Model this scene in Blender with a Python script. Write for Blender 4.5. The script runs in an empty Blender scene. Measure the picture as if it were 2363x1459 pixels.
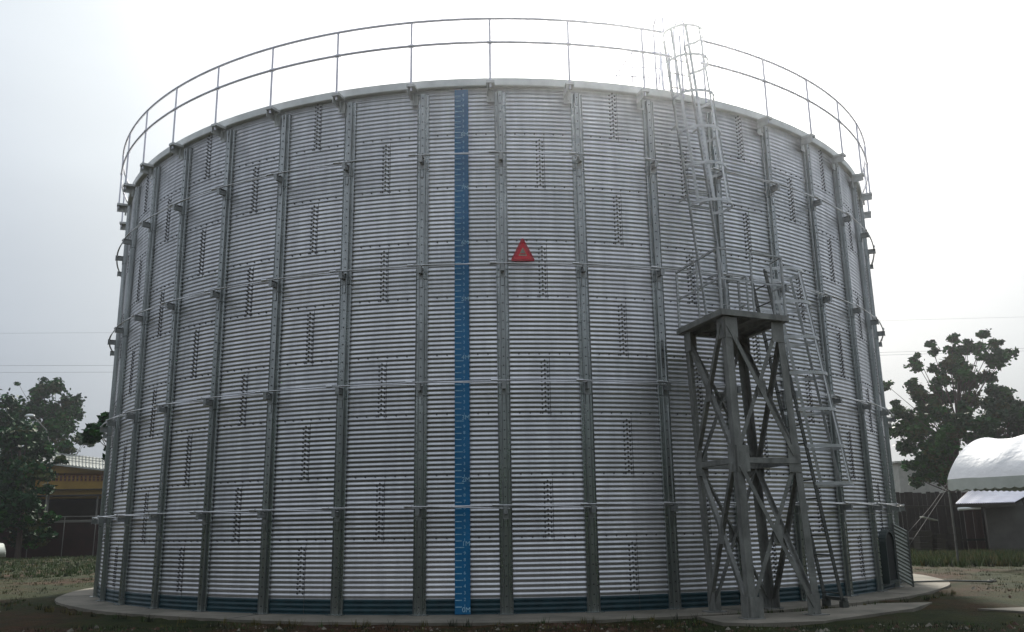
import bpy, math, random
from mathutils import Vector, Matrix
random.seed(7)
S = bpy.context.scene
C = S.collection
R_ = math.radians
PI = math.pi

# ------------------------------------------------------------------ camera
FPX, PITCH, ROLL, YAW, CH, CD = 2056.91, 0.23261, -0.01596, 0.01546, 1.31923, 24.23082
c, s = math.cos(YAW), math.sin(YAW)
r0 = Vector((c, -s, 0)); g0 = Vector((s, c, 0)); Z = Vector((0, 0, 1))
cp, sp = math.cos(PITCH), math.sin(PITCH)
FW = cp*g0 + sp*Z; u0 = -sp*g0 + cp*Z
c, s = math.cos(ROLL), math.sin(ROLL)
RT = c*r0 + s*u0; UP = -s*r0 + c*u0
ORG = Vector((0, -CD, CH))
cam = bpy.data.cameras.new('camera'); camo = bpy.data.objects.new('camera', cam); C.objects.link(camo)
M = Matrix.Identity(4)
for i in range(3):
    M[i][0] = RT[i]; M[i][1] = UP[i]; M[i][2] = -FW[i]; M[i][3] = ORG[i]
camo.matrix_world = M
cam.sensor_width = 36; cam.lens = 36*FPX/2363; cam.clip_end = 4000; cam.clip_start = 0.1
S.camera = camo

# ------------------------------------------------------------------ sky, sun, exposure
SUN_AZ, SUN_EL = R_(11.5), R_(34)
SD = Vector((math.sin(SUN_AZ)*math.cos(SUN_EL), math.cos(SUN_AZ)*math.cos(SUN_EL), math.sin(SUN_EL)))
W = bpy.data.worlds.new('World'); S.world = W; W.use_nodes = True
nt = W.node_tree; nt.nodes.clear()
def N(t, **k):
    n = nt.nodes.new(t)
    for a, b in k.items(): setattr(n, a, b)
    return n
L = lambda a, b: nt.links.new(a, b)
out = N('ShaderNodeOutputWorld'); bg = N('ShaderNodeBackground'); L(bg.outputs[0], out.inputs[0])
bg.inputs[1].default_value = 0.08
sky = N('ShaderNodeTexSky', sky_type='NISHITA'); sky.sun_disc = False
sky.sun_elevation = SUN_EL; sky.sun_rotation = SUN_AZ; sky.dust_density = 4; sky.air_density = 1.5
tc = N('ShaderNodeTexCoord')
dot = N('ShaderNodeVectorMath', operation='DOT_PRODUCT'); L(tc.outputs['Generated'], dot.inputs[0]); dot.inputs[1].default_value = SD
ac = N('ShaderNodeMath', operation='ARCCOSINE'); L(dot.outputs['Value'], ac.inputs[0])
dv = N('ShaderNodeMath', operation='DIVIDE'); L(ac.outputs[0], dv.inputs[0]); dv.inputs[1].default_value = PI
rp = N('ShaderNodeValToRGB'); L(dv.outputs[0], rp.inputs[0])
el = rp.color_ramp.elements
K = 1/0.08
RAMP = [(0.0, (2.6, 2.55, 2.5)), (0.06, (1.9, 1.88, 1.86)), (0.12, (1.2, 1.2, 1.19)), (0.18, (.81, .86, .89)), (0.25, (.56, .62, .70)), (0.40, (.42, .465, .54)), (1.0, (.375, .40, .445))]
while len(el) < len(RAMP): el.new(0.5)
for e, (p, col) in zip(el, RAMP):
    e.position = p; e.color = (col[0]*K, col[1]*K, col[2]*K, 1)
nz = N('ShaderNodeTexNoise'); nz.inputs['Scale'].default_value = 1.6; nz.inputs['Detail'].default_value = 5
mpn = N('ShaderNodeMapping'); mpn.inputs['Scale'].default_value = (1, 1, 3.2); L(tc.outputs['Generated'], mpn.inputs[0]); L(mpn.outputs[0], nz.inputs['Vector'])
mr = N('ShaderNodeMapRange'); L(nz.outputs['Fac'], mr.inputs[0]); mr.inputs[1].default_value = .3; mr.inputs[2].default_value = .7; mr.inputs[3].default_value = .93; mr.inputs[4].default_value = 1.06
# lower sky a little dimmer
sx = N('ShaderNodeSeparateXYZ'); L(tc.outputs['Generated'], sx.inputs[0])
mz = N('ShaderNodeMapRange'); L(sx.outputs[2], mz.inputs[0]); mz.inputs[1].default_value = 0; mz.inputs[2].default_value = 1.0; mz.inputs[3].default_value = .70; mz.inputs[4].default_value = 1.7
mm = N('ShaderNodeMath', operation='MULTIPLY'); L(mr.outputs[0], mm.inputs[0]); L(mz.outputs[0], mm.inputs[1])
vs = N('ShaderNodeVectorMath', operation='SCALE'); L(rp.outputs[0], vs.inputs[0]); L(mm.outputs[0], vs.inputs['Scale'])
mx = N('ShaderNodeMix', data_type='RGBA'); mx.inputs[0].default_value = .93; L(sky.outputs[0], mx.inputs[6]); L(vs.outputs[0], mx.inputs[7])
L(mx.outputs[2], bg.inputs[0])

sl = bpy.data.lights.new('sun', 'SUN'); so = bpy.data.objects.new('sun', sl); C.objects.link(so)
sl.energy = 5.0; sl.angle = R_(5); sl.color = (1, .95, .86)
so.rotation_euler = SD.to_track_quat('Z', 'Y').to_euler(); so.location = SD*60
S.view_settings.view_transform = 'Standard'; S.view_settings.look = 'None'; S.view_settings.exposure = 0; S.view_settings.gamma = 1
S.render.engine = 'CYCLES'
VEIL_D, VEIL_G = .0010, .87

# ------------------------------------------------------------------ helpers
def at(x, y, Y):
    d = FW*FPX + RT*(x-1181.5) - UP*(y-729.5)
    return ORG + d*((Y+CD)/d.y)
class MB:
    def __init__(s): s.v = []; s.f = []; s.m = []; s.sm = []
    def add(s, vs, fs, m=0, sm=False):
        b = len(s.v); s.v += [tuple(v) for v in vs]
        for f in fs: s.f.append([b+i for i in f]); s.m.append(m); s.sm.append(sm)
    def box(s, cen, half, ax=None, m=0):
        X, Y, Zz = ax if ax else (Vector((1, 0, 0)), Vector((0, 1, 0)), Vector((0, 0, 1)))
        c = Vector(cen); vs = []
        for k in (-1, 1):
            for j in (-1, 1):
                for i in (-1, 1): vs.append(c + X*(half[0]*i) + Y*(half[1]*j) + Zz*(half[2]*k))
        s.add(vs, [(0, 2, 3, 1), (4, 5, 7, 6), (0, 1, 5, 4), (2, 6, 7, 3), (0, 4, 6, 2), (1, 3, 7, 5)], m)
    def bar(s, a, b, w, t, side=None, m=0):
        a = Vector(a); b = Vector(b); d = (b-a); l = d.length; d.normalize()
        sd = Vector(side) if side else Z.cross(d)
        if sd.length < 1e-5: sd = Vector((1, 0, 0))
        sd = (sd - d*sd.dot(d)).normalized(); n = d.cross(sd)
        s.box((a+b)/2, (w/2, t/2, l/2), (sd, n, d), m)
    def angle(s, a, b, w, t, f1, f2, m=0):   # L section, flanges along f1 and f2
        a = Vector(a); b = Vector(b); f1 = Vector(f1).normalized(); f2 = Vector(f2).normalized()
        pr = [Vector((0, 0, 0)), f1*w, f1*w+f2*t, f1*t+f2*t, f1*t+f2*w, f2*w]
        vs = [a+p for p in pr]+[b+p for p in pr]
        fs = [(i, (i+1) % 6, 6+(i+1) % 6, 6+i) for i in range(6)] + [(5, 4, 3, 0), (3, 2, 1, 0), (6, 9, 10, 11), (6, 7, 8, 9)]
        s.add(vs, fs, m)
    def tube(s, pts, r, n=8, m=0, closed=False, rr=None):
        pts = [Vector(p) for p in pts]; k = len(pts); vs = []; prev = None
        for i, p in enumerate(pts):
            if closed: d = pts[(i+1) % k]-pts[i-1]
            else: d = pts[min(i+1, k-1)]-pts[max(i-1, 0)]
            d.normalize()
            if prev is None:
                u = d.orthogonal().normalized()
            else: u = (prev - d*prev.dot(d)).normalized()
            prev = u; w = d.cross(u); q = rr[i] if rr else r
            for j in range(n):
                a = 2*PI*j/n; vs.append(p + u*(q*math.cos(a)) + w*(q*math.sin(a)))
        fs = []
        for i in range(k if closed else k-1):
            for j in range(n):
                a = i*n+j; b = i*n+(j+1) % n; i2 = (i+1) % k
                fs.append((a, b, i2*n+(j+1) % n, i2*n+j))
        s.add(vs, fs, m, True)
        if not closed:
            s.add(vs[:n], [tuple(range(n))[::-1]], m); s.add(vs[-n:], [tuple(range(n))], m)
    def build(s, name, mats, parent=None, label=None):
        me = bpy.data.meshes.new(name); me.from_pydata(s.v, [], s.f)
        me.polygons.foreach_set('material_index', s.m); me.polygons.foreach_set('use_smooth', s.sm); me.update()
        for m in (mats if isinstance(mats, (list, tuple)) else [mats]): me.materials.append(m)
        o = bpy.data.objects.new(name, me); C.objects.link(o)
        if parent: o.parent = parent
        if label: o['label'] = label
        return o
def tag(o, label=None, cat=None, group=None, kind=None):
    if label: o['label'] = label
    if cat: o['category'] = cat
    if group: o['group'] = group
    if kind: o['kind'] = kind
    return o
def empty(name, label, cat, loc=(0, 0, 0), group=None):
    o = bpy.data.objects.new(name, None); C.objects.link(o); o.empty_display_size = .3
    o['at'] = list(loc)
    return tag(o, label, cat, group)

# ------------------------------------------------------------------ materials
def mat(name, col, rough=.8, metal=0., var=.0, vscale=3., bump=0., bscale=20., col2=None, stretch=(1, 1, 1), detail=4, thr=None, spec=None, noise_rough=0., trans=0.):
    m = bpy.data.materials.new(name); m.use_nodes = True; t = m.node_tree; b = t.nodes['Principled BSDF']
    b.inputs['Base Color'].default_value = (*col, 1); b.inputs['Roughness'].default_value = rough; b.inputs['Metallic'].default_value = metal
    if spec is not None: b.inputs['Specular IOR Level'].default_value = spec
    def n(x): return t.nodes.new(x)
    tcn = n('ShaderNodeTexCoord'); mp = n('ShaderNodeMapping'); t.links.new(tcn.outputs['Object'], mp.inputs[0]); mp.inputs['Scale'].default_value = stretch
    if var or col2:
        z = n('ShaderNodeTexNoise'); t.links.new(mp.outputs[0], z.inputs['Vector']); z.inputs['Scale'].default_value = vscale; z.inputs['Detail'].default_value = detail
        z.inputs['Roughness'].default_value = .62
        r = n('ShaderNodeMapRange'); t.links.new(z.outputs['Fac'], r.inputs[0]); a, bb = thr or (.3, .7); r.inputs[1].default_value = a; r.inputs[2].default_value = bb
        mi = n('ShaderNodeMix'); mi.data_type = 'RGBA'; t.links.new(r.outputs[0], mi.inputs[0])
        c2 = col2 or tuple(x*(1-var) for x in col); c1 = col if col2 else tuple(min(1, x*(1+var)) for x in col)
        mi.inputs[6].default_value = (*c1, 1); mi.inputs[7].default_value = (*c2, 1); t.links.new(mi.outputs[2], b.inputs['Base Color'])
        m['mixout'] = 1
        if noise_rough:
            r2 = n('ShaderNodeMapRange'); t.links.new(z.outputs['Fac'], r2.inputs[0]); r2.inputs[1].default_value = .3; r2.inputs[2].default_value = .7
            r2.inputs[3].default_value = rough-noise_rough; r2.inputs[4].default_value = rough+noise_rough; t.links.new(r2.outputs[0], b.inputs['Roughness'])
    if bump:
        z2 = n('ShaderNodeTexNoise'); t.links.new(tcn.outputs['Object'], z2.inputs['Vector']); z2.inputs['Scale'].default_value = bscale; z2.inputs['Detail'].default_value = 6
        bp = n('ShaderNodeBump'); bp.inputs['Distance'].default_value = bump; t.links.new(z2.outputs['Fac'], bp.inputs['Height']); t.links.new(bp.outputs[0], b.inputs['Normal'])
    return m
M_sheets = [mat('galvanised_sheet_%d' % i, c_, .39+.02*i, 1., var=.12, vscale=3.5, stretch=(1.6, 1.6, .22), bump=.0022, bscale=3.5, noise_rough=.05)
            for i, c_ in enumerate([(.635, .635, .645), (.57, .575, .585), (.685, .68, .69), (.61, .615, .625)])]
M_bolt = mat('dark_bolt', (.10, .10, .10), .5, .6)
M_band = mat('teal_sealant', (.012, .045, .055), .4, 0., var=.3, vscale=6)
M_stiff = mat('galvanised_stiffener', (.40, .42, .41), .30, .9, var=.22, vscale=1.3, stretch=(6, 6, 1), bump=.001, bscale=30, noise_rough=.07)
M_galv = mat('galvanised_bracket', (.34, .35, .34), .5, .85, var=.2, vscale=8)
M_outr = mat('outrigger_steel', (.62, .63, .61), .5, .4, var=.15, vscale=8)
M_rod = mat('bright_rod', (.72, .72, .72), .35, .8, var=.1, vscale=20)
M_rail = mat('railing_pipe', (.74, .74, .80), .5, .6, var=.1, vscale=6)
M_rim = mat('rim_steel', (.78, .80, .77), .5, .3, var=.12, vscale=3)
M_roof = mat('roof_sheet', (.55, .56, .56), .5, .6, var=.1)
M_tower = mat('weathered_tower_steel', (.25, .252, .23), .6, .35, var=.38, vscale=5, stretch=(1, 1, .5), bump=.002, bscale=25)
M_lad = mat('ladder_steel', (.46, .47, .46), .5, .6, var=.2, vscale=6)
M_ladd = mat('dark_ladder_steel', (.13, .135, .125), .6, .5, var=.25, vscale=6)
M_cage = mat('bright_cage_strap', (.62, .63, .62), .45, .6, var=.1, vscale=8)
M_blue = mat('blue_gauge_paint', (.006, .155, .34), .45, 0., var=.22, vscale=2.5, stretch=(1, 1, .5))
M_mark = mat('pale_marking', (.36, .62, .75), .6, 0, var=.3, vscale=20)
M_red = mat('red_plastic', (.50, .012, .025), .35, 0, var=.1, vscale=10)
M_red2 = mat('red_reflector', (.80, .03, .05), .25, 0, var=.15, vscale=30)
M_tan = mat('tan_reflector', (.55, .42, .30), .4, 0)
M_conc = mat('concrete', (.27, .24, .19), .9, 0, col2=(.10, .095, .07), vscale=1.1, bump=.004, bscale=30, detail=7)
M_frm = mat('hatch_frame', (.05, .065, .06), .6, .3)
M_dark = mat('dark_opening', (.012, .014, .013), .8)

# ------------------------------------------------------------------ tank
R = 9.61; P = 0.0762; AMP = 0.0056; DPH = 2*PI/44; PH0 = -0.2780
Z1 = 14.5*P; ZR = [0, Z1] + [Z1+13*P*i for i in range(1, 9)]; ZT = ZR[-1]
def cyl(a, r, z): return Vector((r*math.sin(a), -r*math.cos(a), z))
def ang(k): return PH0 + DPH*k
tank = empty('storage_tank', 'huge round corrugated galvanised steel water tank with vertical stiffeners', 'tank')
def wallr(z, ring):
    z0 = ZR[ring-1]; z1 = ZR[ring]
    return R + AMP*math.sin(2*PI*(z-Z1)/P) + .004*(1-(z-z0)/(z1-z0))
def bolt(mb, a, r, z, q, h, m):
    nrm = Vector((math.sin(a), -math.cos(a), 0)); t = Vector((math.cos(a), math.sin(a), 0)); c0 = cyl(a, r, z)
    vs = [c0+t*(q*math.cos(i*PI/3))+Z*(q*math.sin(i*PI/3)) for i in range(6)] + [c0+nrm*h+t*(q*.8*math.cos(i*PI/3))+Z*(q*.8*math.sin(i*PI/3)) for i in range(6)]
    mb.add(vs, [(i, (i+1) % 6, 6+(i+1) % 6, 6+i) for i in range(6)]+[(6, 7, 8, 9, 10, 11)], m)
def sheet(ring, a0, a1, bolts=True, nseg=10, name='wall_sheet'):
    mb = MB(); z0, z1 = ZR[ring-1], ZR[ring]; n = int(round((z1-z0)/P*8)); w = nseg+1
    jit = [random.uniform(-.0006, .0006) for _ in range(w)]
    vs = []
    for i in range(n+1):
        z = z0+(z1-z0)*i/n; rr = wallr(z, ring)
        for j in range(w):
            vs.append(cyl(a0+(a1-a0)*j/nseg, rr+jit[j], z))
    b = 0
    mb.v = [tuple(v) for v in vs]
    for i in range(n):
        zz = z0+(z1-z0)*(i+.5)/n; m = 2 if zz < .235 else 0
        for j in range(nseg):
            mb.f.append((i*w+j, i*w+j+1, (i+1)*w+j+1, (i+1)*w+j)); mb.m.append(m); mb.sm.append(True)
    if bolts:
        nb = 16
        for i in range(nb):   # seam at the foot of the ring
            if ring > 1: bolt(mb, a0+(a1-a0)*(i+.5)/nb, wallr(z0+.06, ring), z0+.062, .0145, .014, 1)
        nrow = int((z1-z0)/P)
        for q in range(nrow):
            zb = z0 + P*(q+.55) + (.02 if ring > 1 else .28)
            if zb > z1-.03: break
            for o, dz in ((-.052, 0), (0, .5*P), (.052, 0)):
                if (q+int(o*100)) % 1 == 0: bolt(mb, a0+o/R, wallr(zb+dz, ring), zb+dz, .0165, .015, 1)
        # overlapping sheet edge
        for sg, o in ((1, .082),):
            vs = []
            for i in range(n+1):
                z = z0+(z1-z0)*i/n; rr = wallr(z, ring)
                vs += [cyl(a0+(o-.004)/R, rr+.002, z), cyl(a0+o/R, rr+.005, z), cyl(a0+(o+.004)/R, rr+.0005, z)]
            fs = []
            for i in range(n):
                for j in range(2): fs.append((i*3+j, i*3+j+1, (i+1)*3+j+1, (i+1)*3+j))
            mb.add(vs, fs, 1)
    o = mb.build(name, [random.choice(M_sheets), M_bolt, M_band], tank)
    return o
# front sheets individually: seams half way between stiffeners, staggered ring by ring
for ring in range(1, 10):
    ks = [k for k in range(-8, 13) if (k+ring) % 2 == 0]
    ks = [k for k in ks if -8 <= k <= 10]
    for k in ks:
        sheet(ring, ang(k+.5), ang(k+2.5))
    ka, kb = ks[-1]+2.5, ks[0]+.5+44
    mb = MB(); z0, z1 = ZR[ring-1], ZR[ring]; n = int(round((z1-z0)/P*4)); w = 61
    for i in range(n+1):
        z = z0+(z1-z0)*i/n
        for j in range(w): mb.v.append(tuple(cyl(ang(ka+(kb-ka)*j/60), wallr(z, ring), z)))
    for i in range(n):
        for j in range(60): mb.f.append((i*w+j, i*w+j+1, (i+1)*w+j+1, (i+1)*w+j)); mb.m.append(0); mb.sm.append(True)
    mb.build('rear_wall', M_sheets[0], tank)
# stiffeners with wind-girder brackets
ZW = [1.652, 3.645, 5.645, 7.650]
stprof = [(-.128, .006), (-.128, .040), (-.116, .048), (-.104, .034), (-.066, .034), (-.060, .082), (-.046, .088), (-.034, .076), (.034, .076), (.046, .088), (.060, .082), (.066, .034), (.104, .034), (.116, .048), (.128, .040), (.128, .006)]
def prof_run(mb, a, prof, z0, z1, dr=0, m=0):
    nrm = Vector((math.sin(a), -math.cos(a), 0)); t = Vector((math.cos(a), math.sin(a), 0)); c0 = nrm*R
    vs = []
    for z in (z0, z1):
        for (q, r) in prof: vs.append(c0+t*(q*.82)+nrm*(r+dr)+Z*z)
    n = len(prof)
    mb.add(vs, [(i, i+1, n+i+1, n+i) for i in range(n-1)]+[tuple(range(n))[::-1], tuple(range(n, 2*n))], m)
KS = list(range(-8, 13))
for k in KS:
    a = ang(k); mb = MB(); nrm = Vector((math.sin(a), -math.cos(a), 0)); t = Vector((math.cos(a), math.sin(a), 0))
    cuts = [0.012, 1.48, 3.46, 5.46, 7.46, 8.90]
    for i in range(5):
        prof_run(mb, a, stprof, cuts[i], cuts[i+1]-.012, .003 if i % 2 else 0)
    for zc in cuts[1:5]:   # splice plates
        c0 = nrm*(R+.092)+Z*zc; mb.box(c0, (.026, .004, .16), (t, nrm, Z))
    z = .12
    while z < 8.85:
        bolt(mb, a, R+.078, z, .013, .010, 1)
        z += .1524
    z = .1
    while z < 8.85:
        for sd in (-1, 1): bolt(mb, a+sd*.070/R, R+.036, z, .009, .008, 1)
        z += .3048
    mb.box(nrm*(R+.06)+Z*.006, (.14, .09, .006), (t, nrm, Z))
    st = mb.build('stiffener', [M_stiff, M_bolt], tank)
    for zc in ZW:
        b = MB()
        b.box(nrm*(R+.165)+Z*(zc-.075), (.026, .078, .042), (t, nrm, Z))
        b.box(nrm*(R+.165)+Z*(zc-.016), (.040, .082, .004), (t, nrm, Z))
        b.box(nrm*(R+.246)+Z*(zc-.07), (.032, .004, .060), (t, nrm, Z))
        b.box(nrm*(R+.096)+Z*(zc-.11), (.042, .005, .10), (t, nrm, Z))
        b.build('bracket', M_galv, st)
# wind rods
for zi, zc in enumerate(ZW):
    mb = MB(); n = 40*2
    a0, a1 = ang(-9), ang(13)
    mb.tube([cyl(a0+(a1-a0)*i/132, R+.212, zc+.004) for i in range(133)], .0115, 6)
    mb.build('wind_rod', M_rod, tank)
    mb = MB()
    for k in range(-9, 13):
        dz = -.055 if (k+zi) % 3 else -.03
        p0 = cyl(ang(k-.12), R+.228, zc+.012); pts = [p0]
        for i in range(1, 7):
            f = i/6; pts.append(cyl(ang(k+f*1.05), R+.228-.01*f, zc+.012+dz*f))
        mb.tube(pts, .009, 6)
        mb.tube([cyl(ang(k-.15), R+.228, zc+.013), cyl(ang(k-.07), R+.228, zc+.01)], .022, 6)
    mb.build('wind_rod', M_rod, tank)
# rim, eave and low roof
mb = MB(); n = 176
prof = [(R-.03, 8.99), (R+.085, 8.99), (R+.095, 9.005), (R+.095, 9.135), (R+.085, 9.145), (R-.03, 9.150)]
m_ = len(prof)
for i in range(n):
    for r, z in prof: mb.v.append(tuple(cyl(2*PI*i/n, r, z)))
for i in range(n):
    for j in range(m_-1): mb.f.append((i*m_+j, ((i+1) % n)*m_+j, ((i+1) % n)*m_+j+1, i*m_+j+1)); mb.m.append(0); mb.sm.append(False)
mb.build('rim', M_rim, tank)
mb = MB(); rs = [(R-.02, 9.148), (6, 9.55), (3, 9.85), (.01, 10.0)]
for i in range(88):
    for r, z in rs: mb.v.append(tuple(cyl(2*PI*i/88, r, z)))
for i in range(88):
    for j in range(3): mb.f.append((i*4+j, ((i+1) % 88)*4+j, ((i+1) % 88)*4+j+1, i*4+j+1)); mb.m.append(0); mb.sm.append(True)
mb.build('roof', M_roof, tank)
# guard rail: posts on outrigger brackets, top and mid rail
RP = 9.885; OFF = -.121; ZP = 10.21; ZM = 9.74
for k in list(range(-9, 5))+list(range(6, 14)):
    a = ang(k+OFF); mb = MB(); nrm = Vector((math.sin(a), -math.cos(a), 0)); t = Vector((math.cos(a), math.sin(a), 0))
    mb.tube([nrm*RP+Z*8.86, nrm*RP+Z*ZP], .021, 8)
    mb.tube([nrm*(RP+.0)+Z*ZM-t*.05, nrm*RP+Z*ZM+t*.05], .033, 8)
    po = mb.build('railing_post', M_rail, tank)
    b = MB(); b.box(nrm*(R+.20)+Z*8.955, (.075, .12, .025), (t, nrm, Z)); b.box(nrm*(R+.115)+Z*8.85, (.006, .02, .14), (t, nrm, Z))
    b.box(nrm*(R+.19)+Z*8.87-t*.055, (.005, .12, .07), (t, nrm, Z)); b.box(nrm*(R+.06)+Z*8.80, (.07, .006, .11), (t, nrm, Z))
    b.build('bracket', M_outr, po)
a0, a1 = ang(4.757), ang(4.18+44)
for z, e0, e1 in ((ZP, 4.76, 4.18+44), (ZM, 4.74, 4.30+44)):
    a0, a1 = ang(e0), ang(e1); mb = MB()
    mb.tube([cyl(a0+(a1-a0)*i/240, RP, z) for i in range(241)], .025, 8); mb.build('handrail', M_rail, tank)
# small galvanised post pair at the ladder gap
for k in (4.45, 4.80):
    a = ang(k); mb = MB(); mb.tube([cyl(a, RP-.02, 8.95), cyl(a, RP-.02, 10.22)], .02, 8); mb.build('railing_post', M_rail, tank)

# access hatch low on the right side, and its corrugated door leaning open
ah = ang(8.50); nrm = Vector((math.sin(ah), -math.cos(ah), 0)); t = Vector((math.cos(ah), math.sin(ah), 0))
mb = MB(); hp = [(-.36, .12)]+[(-.36+0.0, .9)]+[(.36*math.cos(PI-PI*i/10), .92+.24*math.sin(PI*i/10)) for i in range(11)]+[(.36, .12)]
pr_ = [(x, z) for x, z in hp]; n = len(pr_)
vs = [nrm*(R-.02)+t*x+Z*z for x, z in pr_]+[nrm*(R+.13)+t*x+Z*z for x, z in pr_]+[nrm*(R+.13)+t*(x*.86)+Z*(.64+(z-.64)*.9) for x, z in pr_]+[nrm*(R+.10)+t*(x*.86)+Z*(.64+(z-.64)*.9) for x, z in pr_]
fs = []
for q in range(3): fs += [(q*n+i, q*n+(i+1) % n, (q+1)*n+(i+1) % n, (q+1)*n+i) for i in range(n)]
mb.add(vs, fs, 0); mb.add(vs[3*n:], [tuple(range(n))], 1)
hat = mb.build('access_hatch', [M_frm, M_dark], tank, 'dark arched access hatch near the ground')
M_door = mat('dull_corrugated_door', (.40, .42, .38), .5, .6, var=.2, vscale=4)

# ------------------------------------------------------------------ level gauge strip
gauge = empty('level_gauge', 'tall blue painted level gauge strip with white tick marks on the tank wall', 'gauge')
ag = ang(1.50); nrm = Vector((math.sin(ag), -math.cos(ag), 0)); t = Vector((math.cos(ag), math.sin(ag), 0))
mb = MB(); hw = .122; nz_ = 90
vs = []
for i in range(nz_+1):
    z = .01+8.93*i/nz_
    for q in (-hw, hw): vs.append(nrm*(R+.062)+t*q+Z*z)
    for q in (hw, -hw): vs.append(nrm*(R+.050)+t*q+Z*z)
fs = []
for i in range(nz_):
    for j in range(4): fs.append((i*4+j, i*4+(j+1) % 4, (i+1)*4+(j+1) % 4, (i+1)*4+j))
fs += [(3, 2, 1, 0), (nz_*4, nz_*4+1, nz_*4+2, nz_*4+3)]
mb.add(vs, fs); mb.build('board', M_blue, gauge)
for i in range(1, 89):
    mb = MB()
    z = .10*i+.02; ln = .10 if i % 10 else .14
    if i % 10 == 5: ln = .12
    mb.box(nrm*(R+.0635)+t*(-.112+ln/2)+Z*z, (ln/2, .0015, .006), (t, nrm, Z)); mb.build('tick_mark', M_mark, gauge)
Mfr = Matrix(((t.x, 0, nrm.x), (t.y, 0, nrm.y), (0, 1, 0)))
def text_mesh(mb, txt, size, org, mfr, depth=.002):
    cu = bpy.data.curves.new('tmp', 'FONT'); cu.body = txt; cu.size = size; cu.extrude = depth; cu.align_x = 'CENTER'; cu.align_y = 'CENTER'
    o = bpy.data.objects.new('tmp', cu); C.objects.link(o)
    dg = bpy.context.evaluated_depsgraph_get(); me = bpy.data.meshes.new_from_object(o.evaluated_get(dg))
    mb.add([mfr @ v.co + org for v in me.vertices], [tuple(p.vertices) for p in me.polygons])
    bpy.data.objects.remove(o); bpy.data.curves.remove(cu); bpy.data.meshes.remove(me)
for i in range(0, 89):
    mb = MB(); z = .10*i+.02
    if i % 10 == 0: text_mesh(mb, '%dM' % (i//10), .105, nrm*(R+.064)+t*.058+Z*(z+.055), Mfr)
    else: text_mesh(mb, str(i % 10), .07, nrm*(R+.064)+t*.035+Z*(z+.01), Mfr)
    mb.build('numeral', M_mark, gauge)

# ------------------------------------------------------------------ warning triangle
tri = empty('warning_triangle', 'red reflective warning triangle hung on the tank wall beside the blue strip', 'sign')
at_ = ang(2.255); nrm = Vector((math.sin(at_), -math.cos(at_), 0)); t = Vector((math.cos(at_), math.sin(at_), 0))
tc0 = nrm*(R+.055)+Z*5.73
def ring_tri(mb, ro, ri, d0, d1, rise=0):
    # equilateral-ish outline with clipped corners; ro, ri are half widths
    def pts(q):
        h = q*1.06; cl = q*.12
        return [(-q+cl*.3, 0), (q-cl*.3, 0), (q, cl), (cl*.6, 2*h-cl), (-cl*.6, 2*h-cl), (-q, cl)]
    off = 2*ro*1.06/3-2*ri*1.06/3
    po = [(x, z) for x, z in pts(ro)]; pi = [(x, z+off) for x, z in pts(ri)]
    n = 6
    vs = [tc0+nrm*d0+t*x+Z*z for x, z in po]+[tc0+nrm*d1+t*x+Z*z for x, z in po]+[tc0+nrm*d1+t*x+Z*z for x, z in pi]+[tc0+nrm*d0+t*x+Z*z for x, z in pi]
    fs = []
    for q in range(4): fs += [(q*n+i, q*n+(i+1) % n, ((q+1) % 4)*n+(i+1) % n, ((q+1) % 4)*n+i) for i in range(n)]
    mb.add(vs, fs)
mb = MB(); ring_tri(mb, .200, .150, 0, .022); mb.build('frame', M_red, tri)
def shift(mb, dz):
    mb.v = [(x, y, z+dz) for x, y, z in mb.v]
mb = MB(); ring_tri(mb, .152, .070, .002, .018); shift(mb, .034); mb.build('reflector', M_red2, tri)
mb = MB(); ring_tri(mb, .074, .054, .002, .016); shift(mb, .088); mb.build('inner_edge', M_tan, tri)
mb = MB(); mb.add([tc0+nrm*.004+t*x+Z*(z+.088) for x, z in ((-.06, 0), (.06, 0), (0, .125))], [(0, 1, 2)]); mb.build('hollow_fill', mat('lit_wall_fill', (.35, .37, .33), .6), tri)  # added plate in the lit wall's tone, brightens the shaded hollow centre
mb = MB(); mb.box(tc0+nrm*.01+Z*.128, (.055, .006, .008), (t, nrm, Z)); mb.build('crossbar', M_red2, tri)

# ------------------------------------------------------------------ platform tower
tower = empty('access_tower', 'free standing steel access tower with braced legs and high platform', 'tower')
Lg = {'n': Vector((3.50, -11.06, 0)), 'l': Vector((3.20, -9.81, 0)), 'r': Vector((4.66, -10.62, 0)), 'b': Vector((4.32, -9.34, 0))}
ctr = sum(Lg.values(), Vector())/4
ex = (Lg['r']-Lg['n']).normalized(); ey = (Lg['l']-Lg['n']).normalized()
ZPF = 4.40; ZMID = 2.23
TOFF = {'n': Vector((-.08, -.02, 0)), 'l': Vector((-.13, 0, 0)), 'r': Vector((-.19, .05, 0)), 'b': Vector((-.15, .05, 0))}
def LP(k, z): return Lg[k]+TOFF[k]*(z/ZPF)+Z*z
sgn = {'n': (1, 1), 'l': (1, -1), 'r': (-1, 1), 'b': (-1, -1)}
for key, p in Lg.items():
    mb = MB(); f1 = ex*sgn[key][0]; f2 = ey*sgn[key][1]
    mb.angle(p, LP(key, ZPF), .125, .013, f1, f2)
    mb.box(p+f1*.06+f2*.06+Z*.008, (.15, .15, .008), (ex, ey, Z))
    for q in ((.13, .13), (-.01, .13), (.13, -.01)): mb.tube([p+f1*q[0]+f2*q[1]+Z*.01, p+f1*q[0]+f2*q[1]+Z*.05], .012, 6)
    # gussets at foot, waist and head
    for z0, z1 in ((.02, .30), (ZMID-.17, ZMID+.22), (ZPF-.33, ZPF-.01)):
        for fa, fb in ((f1, f2), (f2, f1)):
            mb.box(LP(key, (z0+z1)/2)+fa*.12-fb*.008, (.11, .005, (z1-z0)/2), (fa, fb, Z))
    mb.build('leg', M_tower, tower)
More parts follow.
